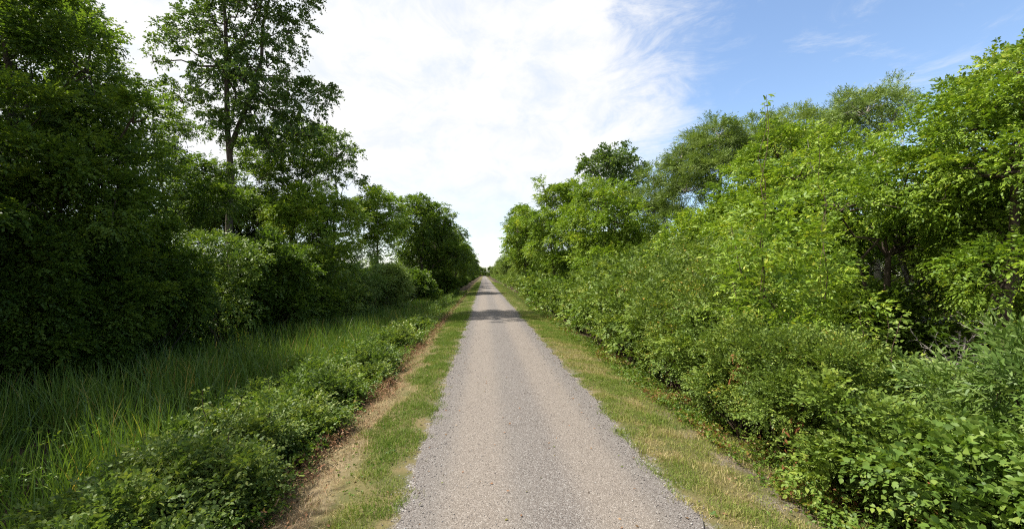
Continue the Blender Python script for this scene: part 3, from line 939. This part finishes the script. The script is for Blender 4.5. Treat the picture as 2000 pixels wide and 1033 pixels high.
for i, (px, py, Y, rp, kd, nm, lb) in enumerate(SH_L):
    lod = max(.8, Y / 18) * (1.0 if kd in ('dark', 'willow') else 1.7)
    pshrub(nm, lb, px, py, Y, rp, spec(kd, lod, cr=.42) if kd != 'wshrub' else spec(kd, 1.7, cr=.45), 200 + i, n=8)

# ---- left side, brambles down the bank (x about -3.4 to -4.8)
BR = [
    (-3.60, 3.6, 1.0, .55, 'bramble', 'low bramble clump at the bottom left, nearest of the bank clumps', 0),
    (-4.35, 4.4, 1.20, .52, 'bramble', 'bramble clump half among the cattails at the bottom left', 0),
    (-3.85, 4.7, 1.10, .66, 'bramble', 'dark bramble clump second nearest beside the bare dry strip', 1),
    (-3.95, 5.9, 1.30, .62, 'bramble', 'bramble clump with a tall leafy shoot standing above the cattails', 2),
    (-3.70, 6.9, .95, .60, 'bramble', 'rounded bramble clump overhanging reddish dried weeds', 0),
    (-4.35, 7.9, 1.15, .68, 'hedge', 'light green leafy clump just beyond the tall leafy shoot', 0),
    (-3.75, 8.8, .90, .60, 'bramble', 'small dense bramble clump midway along the bare strip', 0),
    (-4.30, 10.2, 1.0, .75, 'hedge', 'wide pale green clump halfway along the left bank', 0),
    (-3.85, 11.6, .85, .62, 'bramble', 'low bramble clump before the brownest patch of weeds', 0),
    (-4.15, 13.4, .90, .75, 'hedge', 'yellow green clump beside the brown weed patch', 0),
    (-3.95, 15.6, .80, .75, 'bramble', 'flat leafy clump past the brown weed patch', 0),
    (-4.05, 18.2, .80, .85, 'hedge', 'last leafy clump before the first tree shadow on the path', 0),
    (-4.10, 22.0, .75, .9, 'bramble', 'leafy clump lying just short of the first tree shadow', 0),
]
BR += [
    (-4.80, 5.3, 1.15, .45, 'bramble', 'small bramble clump lost among the cattails behind the two nearest clumps', 1),
    (-5.3, 7.0, 1.15, .50, 'hedge', 'yellow green weedy clump in the cattails left of the tall leafy shoot', 0),
    (-5.5, 9.6, 1.1, .70, 'bramble', 'leafy clump spreading from the bank into the cattails', 1),
    (-5.9, 12.6, 1.0, .85, 'hedge', 'broad low leafy clump in the middle of the cattails', 0),
    (-5.6, 16.8, .95, .9, 'hedge', 'pale leafy clump in the cattails near the first tree shadow', 0),
    (-3.45, 10.6, .55, .40, 'bramble', 'knee high bramble tuft at the very edge of the verge', 0),
]
for i, (x, y, h, r, kd, lb, sho) in enumerate(BR):
    x += ((i * 37) % 11 - 5) * .03
    lod = max(1.0, y / 9)
    shrub('bramble_clump', lb, x, y, gz1(x, y) - .05, h + .05, r, spec(kd, lod), 240 + i, shoots=sho, n=7, cat='bramble')

# ---- right side, tall trees and the trees behind them
ptree('box_elder_tree', 'bright green box elder rising out of the right photo edge', 'tree', 9, 1945,
      [(1965, 185, 72), (1905, 235, 66), (1990, 140, 52), (2060, 200, 115), (1935, 325, 85), (2015, 330, 95), (1872, 330, 66),
       (1845, 275, 42), (1930, 425, 60), (2000, 455, 66), (2110, 400, 120), (1880, 400, 40), (1960, 520, 60), (1900, 490, 45), (2030, 540, 80)], spec('elder', .82), .15, 120, hole=.14)
ptree('box_elder_tree', 'arching box elder with a black hollow beneath it', 'tree', 11, 1650,
      [(1860, 395, 46), (1835, 440, 36), (1700, 360, 62), (1765, 365, 62), (1640, 400, 62), (1795, 425, 55), (1700, 425, 55), (1800, 335, 42), (1840, 470, 40), (1660, 455, 40)],
      spec('elder', .9), .13, 121)
ptree('box_elder_tree', 'broad low box elder left of the black hollow', 'tree', 14, 1560,
      [(1555, 340, 46), (1600, 350, 52), (1495, 375, 46), (1530, 405, 64), (1580, 430, 64), (1640, 335, 44), (1620, 470, 55), (1480, 450, 50)],
      spec('elder', 1.0), .14, 122)
ptree('box_elder_tree', 'bright low box elder between the thin bare stem and the broad low box elder', 'tree', 17, 1410,
      [(1430, 420, 50), (1478, 395, 42), (1380, 450, 50), (1330, 470, 40), (1450, 470, 55), (1400, 500, 55), (1350, 500, 45)],
      spec('elder', 1.1), .13, 123)
ptree('box_elder_tree', 'yellow green box elder in front of the grey dead tree', 'tree', 18.5, 1560,
      [(1520, 300, 42), (1560, 290, 38), (1480, 320, 38), (1600, 300, 38), (1645, 285, 34), (1690, 305, 38), (1560, 340, 50)],
      spec('elder', 1.15), .13, 124)
ptree('willow_tree', 'dark dense willow with leaning trunk, highest of the middle right trees', 'tree', 26, 1415,
      [(1385, 288, 44), (1350, 325, 40), (1420, 298, 34), (1400, 335, 46), (1338, 368, 32), (1440, 345, 24), (1330, 308, 22), (1405, 262, 22)],
      spec('willow', 1.25), .24, 125, hole=.2)
ptree('willow_tree', 'grey green willow crown between the dark dense willow and the dead tree', 'tree', 27, 1540,
      [(1480, 268, 36), (1540, 248, 32), (1510, 285, 36), (1580, 252, 32), (1620, 262, 28), (1465, 300, 26)], spec('willow', 1.3), .2, 126, hole=.25)
ptree('willow_tree', 'thin grey willow crown standing behind the dead tree branches', 'tree', 20, 1690,
      [(1690, 215, 36), (1722, 205, 32), (1652, 222, 32), (1742, 230, 26), (1680, 260, 46), (1625, 232, 26)], spec('willow', 1.1), .18, 127, hole=.42)
ptree('willow_tree', 'pale grey green willow showing bare upright stems beside the far right cottonwood', 'tree', 28, 1285,
      [(1282, 380, 34), (1312, 400, 32), (1258, 425, 34), (1300, 440, 36), (1242, 400, 20), (1275, 345, 16)], spec('willow', 1.35), .13, 128, hole=.3, nclump=16)
ptree('cottonwood_tree', 'loose dark green cottonwood rising behind the bright trees right of the path', 'tree', 45, 1200,
      [(1190, 325, 36), (1222, 330, 32), (1160, 332, 26), (1205, 302, 22), (1240, 358, 24), (1210, 372, 34), (1180, 297, 15), (1150, 315, 15)],
      spec('cotton', 1.7), .22, 129, hole=.16)
ptree('box_elder_tree', 'bright green tree leaning to the path below the right cottonwood', 'tree', 27, 1175,
      [(1180, 400, 44), (1212, 430, 40), (1150, 430, 40), (1190, 470, 46), (1130, 470, 36), (1168, 372, 24), (1230, 480, 40), (1180, 510, 46)],
      spec('elder', 1.3), .15, 130)
ptree('box_elder_tree', 'bright tree with the highest pointed top beside the path on the right', 'tree', 36, 1095,
      [(1100, 400, 40), (1080, 382, 26), (1122, 372, 26), (1060, 430, 34), (1110, 450, 46), (1070, 478, 40), (1142, 400, 26), (1090, 520, 36), (1062, 362, 12)],
      spec('elder', 1.5), .16, 131)
ptree('box_elder_tree', 'bright tree overhanging the right verge, nearest the vanishing point', 'tree', 54, 1030,
      [(1030, 432, 28), (1012, 450, 22), (1038, 470, 32), (1010, 490, 25), (1030, 510, 28), (1022, 412, 14), (1000, 470, 15)],
      spec('elder', 2.0), .17, 132)
ptree('maple_tree', 'dark tree peeping out behind the tree that overhangs the right verge', 'tree', 70, 1025,
      [(1018, 425, 22), (1005, 445, 18), (1030, 460, 28), (1010, 480, 20), (1020, 505, 24)], spec('dark', 2.4), .18, 133)


def dead_tree(name, label, x, y, z0, h, seed, mat, spread=.6, depth=5, r0=.09, cat='dead tree', n0=6):
    """a leafless tree: a trunk and boughs that fork again and again"""
    rng = np.random.default_rng(seed)
    root = thing(name, (x, y, z0), label, cat)
    tr, br = [], []

    def grow(p, d, L, r, lev, acc):
        q = p + d * L
        line = bent(rng, p, q, 5, .07, 0)
        V, Q = tube(line, np.linspace(r, r * .55, 5), 5 if r > .012 else 3)
        acc.append((V, Q, np.zeros(len(Q))))
        if lev == 0:
            return
        for k in range(rng.integers(2, 4)):
            t = rng.uniform(.35, 1.0)
            b = line[0] * (1 - t) + line[-1] * t
            nd = unit(d + rng.normal(0, spread, 3) + np.array([0, 0, .12]))
            grow(b, nd, L * rng.uniform(.5, .8), max(r * .62, .009), lev - 1, br)
    ax = bent(rng, (0, 0, -.1), (rng.normal(0, .3), rng.normal(0, .3), h * .62), 7, .03)
    V, Q = tube(ax, np.linspace(r0, r0 * .6, 7), 7)
    tr.append((V, Q, np.zeros(len(Q))))
    for i in range(n0):
        k = rng.uniform(.45, 1.0)
        p = ax[min(6, int(k * 6))]
        a = i * 2.4 + rng.normal(0, .3)
        grow(p, unit(np.array([math.cos(a), math.sin(a), rng.uniform(.4, 1.3)])), h * rng.uniform(.12, .20), r0 * .45, depth - 1, br)
    V, Q, v = join(tr)
    link('trunk', build_mesh('trunk', V, Q, M[mat], None, smooth=True), root)
    V, Q, v = join(br)
    link('branches', build_mesh('branches', V, Q, M[mat], None, smooth=True), root)
    return root


x = at(1722, 12.8)
dead_tree('dead_tree', 'grey leafless dead tree with tangled twigs against the blue sky', x, 12.8, gz1(x, 12.8), zt(195, 12.8) + 1.1, 301, 'greybark', .7, 5, .085, n0=11)
x = at(1865, 9.0)
dead_tree('dead_branch', 'bare broken grey branches hanging in the black hollow on the right', x, 9.0, gz1(x, 9.0), 3.0, 302, 'greybark', .9, 4, .03, 'dead branch', 9)
x = at(1372, 15.0)
dead_tree('dead_sapling', 'thin bare pale stem standing among the middle right shrubs', x, 15.0, gz1(x, 15), 3.4, 303, 'greybark', .5, 2, .035, 'dead sapling', 3)
x = at(1800, 11.6)
dead_tree('dead_tree', 'dry twiggy dead crown between the two nearest right box elders', x, 11.6, gz1(x, 11.6), 5.9, 304, 'bark', .8, 5, .022, n0=10)

# ---- right side, the shrub thicket (front row at the verge, then rising rows)
TH = [
    # x, y, h, r, species, name, label, shoots, dead sprays
    (4.10, 2.35, 1.55, .95, 'vine', 'vine_shrub', 'broad leaved vine shrub filling the bottom right corner', 0, 0),
    (3.85, 3.55, 1.45, .85, 'vine', 'vine_shrub', 'broad leaved vine shrub just left of the bottom right corner', 0, 0),
    (4.85, 3.35, 2.10, .85, 'vine', 'vine_shrub', 'big leaved shrub with a withered brown spray at the right photo edge', 0, 2),
    (3.85, 4.75, 1.40, .80, 'hedge', 'dogwood_shrub', 'green shrub with an orange withered spray low over the bare verge', 0, 2),
    (5.05, 4.50, 2.25, .78, 'wshrub', 'willow_shrub', 'pale long leaved willow shrub at the right photo edge below the hollow', 2, 0),
    (3.80, 5.90, 1.45, .80, 'honey', 'honeysuckle_shrub', 'yellowish small leaved shrub hanging over dark stems at the verge', 0, 1),
    (5.00, 6.10, 2.00, .90, 'hedge', 'dogwood_shrub', 'shrub with upright leafy shoots in front of the black hollow', 4, 0),
    (3.80, 7.10, 1.50, .80, 'honey', 'honeysuckle_shrub', 'small leaved shrub with reddish tinged twigs, third along the verge', 0, 1),
    (5.05, 7.60, 3.30, 1.00, 'ash', 'ash_sapling', 'leafy ash sapling with long leaflets left of the black hollow', 3, 0),
    (3.80, 8.40, 1.60, .85, 'hedge', 'dogwood_shrub', 'dense green shrub below and left of the ash sapling', 0, 0),
    (5.10, 9.30, 2.60, 1.05, 'honey', 'honeysuckle_shrub', 'tall small leaved olive shrub left of the ash sapling', 0, 0),
    (3.85, 9.80, 1.70, .90, 'honey', 'honeysuckle_shrub', 'olive small leaved shrub at the verge in the middle of the thicket', 0, 0),
    (5.15, 11.2, 2.70, 1.05, 'honey', 'honeysuckle_shrub', 'tall olive shrub behind the middle of the thicket', 0, 0),
    (3.85, 11.3, 1.70, .90, 'hedge', 'dogwood_shrub', 'green shrub with a red leaf tuft at its foot', 0, 1),
    (3.90, 12.9, 1.65, .90, 'hedge', 'dogwood_shrub', 'dark based dogwood shrub beyond the red leaf tuft', 0, 0),
    (5.20, 13.4, 2.60, 1.10, 'honey', 'honeysuckle_shrub', 'grey green tall shrub beside the thin bare stem', 0, 0),
    (3.95, 14.7, 1.75, .95, 'hedge', 'dogwood_shrub', 'rounded dark green shrub where the verge widens', 0, 0),
    (5.30, 15.8, 2.60, 1.10, 'hedge', 'dogwood_shrub', 'tall shrub with rusty dead stems behind the rounded verge shrub', 0, 3),
    (4.00, 16.7, 1.60, .95, 'hedge', 'dogwood_shrub', 'bright green bushy shrub before the brown patch of verge', 0, 0),
    (5.50, 18.4, 2.80, 1.20, 'hedge', 'dogwood_shrub', 'tall mid green shrub below the tree leaning to the path', 0, 1),
    (4.15, 19.0, 1.60, 1.0, 'vine', 'vine_shrub', 'light green shrub standing furthest out on the right verge', 0, 0),
    (4.30, 21.8, 1.70, 1.1, 'hedge', 'dogwood_shrub', 'shrub beside the brown patch of verge grass', 0, 0),
    (5.90, 22.5, 2.80, 1.4, 'hedge', 'dogwood_shrub', 'tall dark shrub with a rusty stem under the bright path side trees', 0, 2),
    (4.50, 25.0, 1.80, 1.2, 'hedge', 'dogwood_shrub', 'yellow green shrub past the brown patch of verge', 0, 0),
    (4.70, 29.0, 1.90, 1.3, 'hedge', 'dogwood_shrub', 'dark green shrub opposite the first tree shadow on the path', 0, 0),
    (4.95, 33.5, 2.00, 1.4, 'vine', 'vine_shrub', 'pale shrub just past the first tree shadow on the path', 0, 0),
    (5.20, 38.5, 2.10, 1.5, 'hedge', 'dogwood_shrub', 'shaded shrub under the tree with the highest pointed top', 0, 0),
    (5.50, 44.5, 2.20, 1.6, 'hedge', 'dogwood_shrub', 'small looking grey green shrub far along the right verge', 0, 0),
    (5.70, 52.0, 2.30, 1.7, 'hedge', 'dogwood_shrub', 'last distinct shrub under the tree overhanging the right verge', 0, 0),
    (6.45, 5.40, 2.10, 1.0, 'hedge', 'dogwood_shrub', 'shaded shrub at the floor of the black hollow', 0, 0),
    (6.50, 9.60, 3.00, 1.2, 'ash', 'ash_sapling', 'leafy sapling behind the ash sapling with long leaflets', 2, 0),
    (6.70, 12.2, 3.20, 1.3, 'hedge', 'dogwood_shrub', 'tall shrub below the broad low box elder', 0, 0),
    (6.90, 15.5, 3.20, 1.4, 'hedge', 'dogwood_shrub', 'tall shrub below the bright low box elder', 0, 0),
    (7.40, 20.0, 3.40, 1.6, 'hedge', 'dogwood_shrub', 'tall shaded shrub below the pale willow with bare stems', 0, 1),
]
for i, (x, y, h, r, kd, nm, lb, sho, de) in enumerate(TH):
    base = {'honey': 7.0, 'hedge': 8.0, 'vine': 7.0, 'wshrub': 8.0, 'ash': 12.0}[kd]
    lod = max(.95, y / base) ** .85
    if not (y < 5 or 4.9 < x < 6.6 and y < 7):
        h *= 1.42 if x < 4.7 else 1.40
        r *= .86 if x < 4.7 else 1.0
        x -= .05 if x < 4.7 else (.45 if x < 6.2 else .2)
    shrub(nm, lb, x, y, gz1(x, y) - .05, h + .05, r, spec(kd, lod, cr=SP[kd]['cr'] * max(1, lod ** .5)), 400 + i, shoots=sho, dead=de, n=9, stems=14, under=.4, ragged=.15, ry=r * 1.1)

# ---- trees built once and copied: the far rows and the woods behind
rng = np.random.default_rng(77)
z = gz1(-8.9, 66)
protoA = tree('maple_tree', 'second dark tree of the left row, just past the highest one', 'tree', -8.9, 66, z,
              gen_lobes(rng, -8.9, 66, z, 11.4, 3.4, 8, .22), spec('dark', 2.2), .2, 150)
z = gz1(8.2, 84)
protoB = tree('box_elder_tree', 'low mid green tree just past the overhanging tree on the right', 'tree', 8.2, 84, z,
              gen_lobes(rng, 8.2, 84, z, 10.0, 3.6, 8, .20), spec('elder', 2.4, mat='hedge'), .17, 151)
z = gz1(-8.6, 80)
protoC = tree('maple_tree', 'third dark tree of the left row', 'tree', -8.6, 80, z,
              gen_lobes(rng, -8.6, 80, z, 11.6, 3.8, 9, .20), spec('dark', 2.4), .2, 152)
GL, GR = 'trees of the left row running to the vanishing point', 'trees of the right row running to the vanishing point'
LBL_L = 'small far dark tree in the left row close to the vanishing point'
LBL_R = 'small far tree in the right row close to the vanishing point'
for i, y in enumerate((73, 88, 96, 105, 115, 126, 138, 152, 168, 186, 206, 230, 260, 295, 335, 380, 430)):
    x = -6.2 - rng.uniform(0, 1.1)
    dup((protoA, protoC)[i % 2], (x, y, gz1(x, y)), rng.uniform(0, 6.28), rng.uniform(.82, .98), LBL_L, GL)
for i, y in enumerate((94, 104, 116, 130, 146, 164, 184, 206, 232, 262, 296, 335, 380, 430)):
    x = 8.0 + rng.uniform(0, 2.5) + (1.2 if y < 150 else 0)
    dup(protoB, (x, y, gz1(x, y)), rng.uniform(0, 6.28), rng.uniform(.85, 1.1), LBL_R, GR)
for i, x in enumerate((-5, 0, 5.5)):
    dup((protoA, protoB, protoC)[i], (x + rng.normal(0, .5), 470 + i * 6, -.1), rng.uniform(0, 6.28), .95,
        'tiny far tree closing off the end of the path', 'trees closing the end of the path')
for i, x in enumerate((-8, -3, 2, 7)):
    dup(protoB, (x, 500 + i * 3, -1.5), i * 1.3, (1.2, 1.2, .6), 'tiny far tree closing off the end of the path', 'trees closing the end of the path')
GB, GC = 'woods behind the trees on the left', 'woods behind the trees on the right'
LB_, LC_ = 'shaded tree standing behind the front trees on the left', 'tree standing behind the front trees on the right'
z = gz1(-20, 10)
protoD = tree('maple_tree', LB_, 'tree', -21, 8, z, gen_lobes(rng, -21, 8, z, 10.5, 3.4, 9, .15), spec('dark', 1.5), .2, 153, GB)
spots = []
for y in np.arange(-6, 62, 5.2):
    xe = marsh_edge(y)
    spots.append((xe - 4.0 - rng.uniform(0, 1.5), y + rng.normal(0, .8), .80))
    spots.append((xe - 9.0 - rng.uniform(0, 2.5), y + rng.normal(0, 1), .92))
    spots.append((xe - 15.0 - rng.uniform(0, 3), y + rng.normal(0, 1), .95))
for (x, y, k) in spots:
    k *= .84 if y < 22 else .52
    dup(protoD, (x, y, gz1(x, y)), rng.uniform(0, 6.28), k * rng.uniform(.9, 1.08), LB_, GB)
z = gz1(17, 14)
protoE = tree('box_elder_tree', LC_, 'tree', 17, 12, z, gen_lobes(rng, 17, 12, z, 7.0, 2.9, 8, .15), spec('elder', 1.4), .16, 154, GC)
for y in np.arange(4, 84, 6.0):
    for dxx, k in ((12.5, .78), (19, .95), (26, 1.05)):
        x = dxx + rng.normal(0, .9) - max(0, (y - 40) * .05)
        dup(protoE, (x, y + rng.normal(0, 1), gz1(x, y)), rng.uniform(0, 6.28), k * rng.uniform(.9, 1.08) * (1 + max(0, y - 30) * .006), LC_, GC)
# low dark undergrowth below the left trees
z = gz1(-15.5, 12)
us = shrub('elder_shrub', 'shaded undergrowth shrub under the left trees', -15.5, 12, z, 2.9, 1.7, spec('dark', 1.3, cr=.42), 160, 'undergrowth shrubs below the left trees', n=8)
for y in np.arange(3, 60, 2.7):
    xe = marsh_edge(y)
    for off in (.6, 3.0):
        x = xe - off - rng.uniform(0, 1.0)
        dup(us, (x, y + rng.normal(0, .5), gz1(x, y)), rng.uniform(0, 6.28), rng.uniform(.75, 1.15), 'shaded undergrowth shrub under the left trees', 'undergrowth shrubs below the left trees')
# bushes along the far verges
z = gz1(6.4, 62)
vs = shrub('dogwood_shrub', 'far small shrub at the foot of the right tree row', 6.4, 62, z, 2.4, 1.7, spec('hedge', 3.2, cr=.5), 161, 'far shrubs below the right tree row', n=8)
for y in (70, 78, 87, 97, 108, 120, 134, 150, 168, 190, 215, 245, 280, 320, 370):
    x = 6.0 + rng.uniform(-.5, 1.0)
    dup(vs, (x, y, gz1(x, y)), rng.uniform(0, 6.28), rng.uniform(.8, 1.2), 'far small shrub at the foot of the right tree row', 'far shrubs below the right tree row')
for y in (63, 70, 78, 87, 97, 108, 120, 134, 150, 168, 190, 215, 245, 280, 320, 370):
    x = -5.4 - rng.uniform(0, .8)
    dup(us, (x, y, gz1(x, y)), rng.uniform(0, 6.28), rng.uniform(.6, .85), 'far dark bush at the foot of the left tree row', 'far bushes below the left tree row')
# understory of the right woods
for y in np.arange(5, 60, 3.6):
    x = 9.6 + rng.uniform(0, 1.6)
    if y < 11:
        x += 2.5
    dup(us, (x, y, gz1(x, y)), rng.uniform(0, 6.28), rng.uniform(.8, 1.1), 'shaded undergrowth shrub behind the right thicket', 'undergrowth shrubs behind the right thicket')

# unseen slender tree added left of frame, crown shaped to shadow the bare strip
z = gz1(-12.2, 5.6)
tree('maple_tree', 'unseen slender tree added left of frame to drop a shadow tip on the bare strip', 'tree', -12.2, 5.6, z,
     [(-11.6, 5.7, 8.2, 1.1, 1.0, 1.4), (-9.55, 5.7, 10.3, .42, .40, .45), (-11.4, 5.7, 9.4, .6, .6, .7), (-12.3, 5.8, 9.8, .8, .8, .8), (-12.6, 5.2, 6.6, 1.3, 1.2, 1.2)],
     spec('dark', 1.0), .14, 170)

# a few fallen leaves on the path and verges
rng = np.random.default_rng(19)
y = 2.8 + 14 * rng.random(420) ** 1.5
x = np.where(rng.random(420) < .75, np.where(rng.random(420) < .5, -1, 1) * rng.uniform(1.0, 2.7, 420), rng.uniform(-1.2, 1.2, 420))
D = unit(rng.normal(0, 1, (420, 3)) * np.array([1, 1, .12]))
V, Q, var = sprays(rng, np.stack([x, y, path_z(x, y) + .012], 1), D, 1, .02, .045, .026, 'diamond', 10, 0.0, .25, 1.6, rng.uniform(.1, .9, 420))
stuff('fallen_leaves', 'scattered small brown and yellow fallen leaves on path edges and verges', 'fallen leaves', [(V, Q, var)], 'brownweed')
# broad-leaved plants and clover tufts breaking up the verge grass
x = np.concatenate([-rng.uniform(1.55, 2.6, 900), rng.uniform(1.6, 2.9, 1100)])
y = 2.7 + 22 * rng.random(2000) ** 1.6
keep = vnoise(x, y, .5, 97) > .58
x, y = x[keep], y[keep]
stuff('clover', 'small clover and plantain tufts growing in the mown verges', 'clover', [weed_sprays(rng, x, y, .005, .03, 6, .05, .030, .020, rng.normal(.25, .12, len(x)))], 'weed')

# two unseen tall trees, added just left of the frame to shade the nearest cattails
for (x, y, k) in ((-14.6, 3.0, .95), (-14.0, 7.2, .86)):
    dup(protoD, (x, y, gz1(x, y)), x, k, 'unseen tall tree added left of frame to shade the cattails', 'unseen trees added to shade the near cattails')
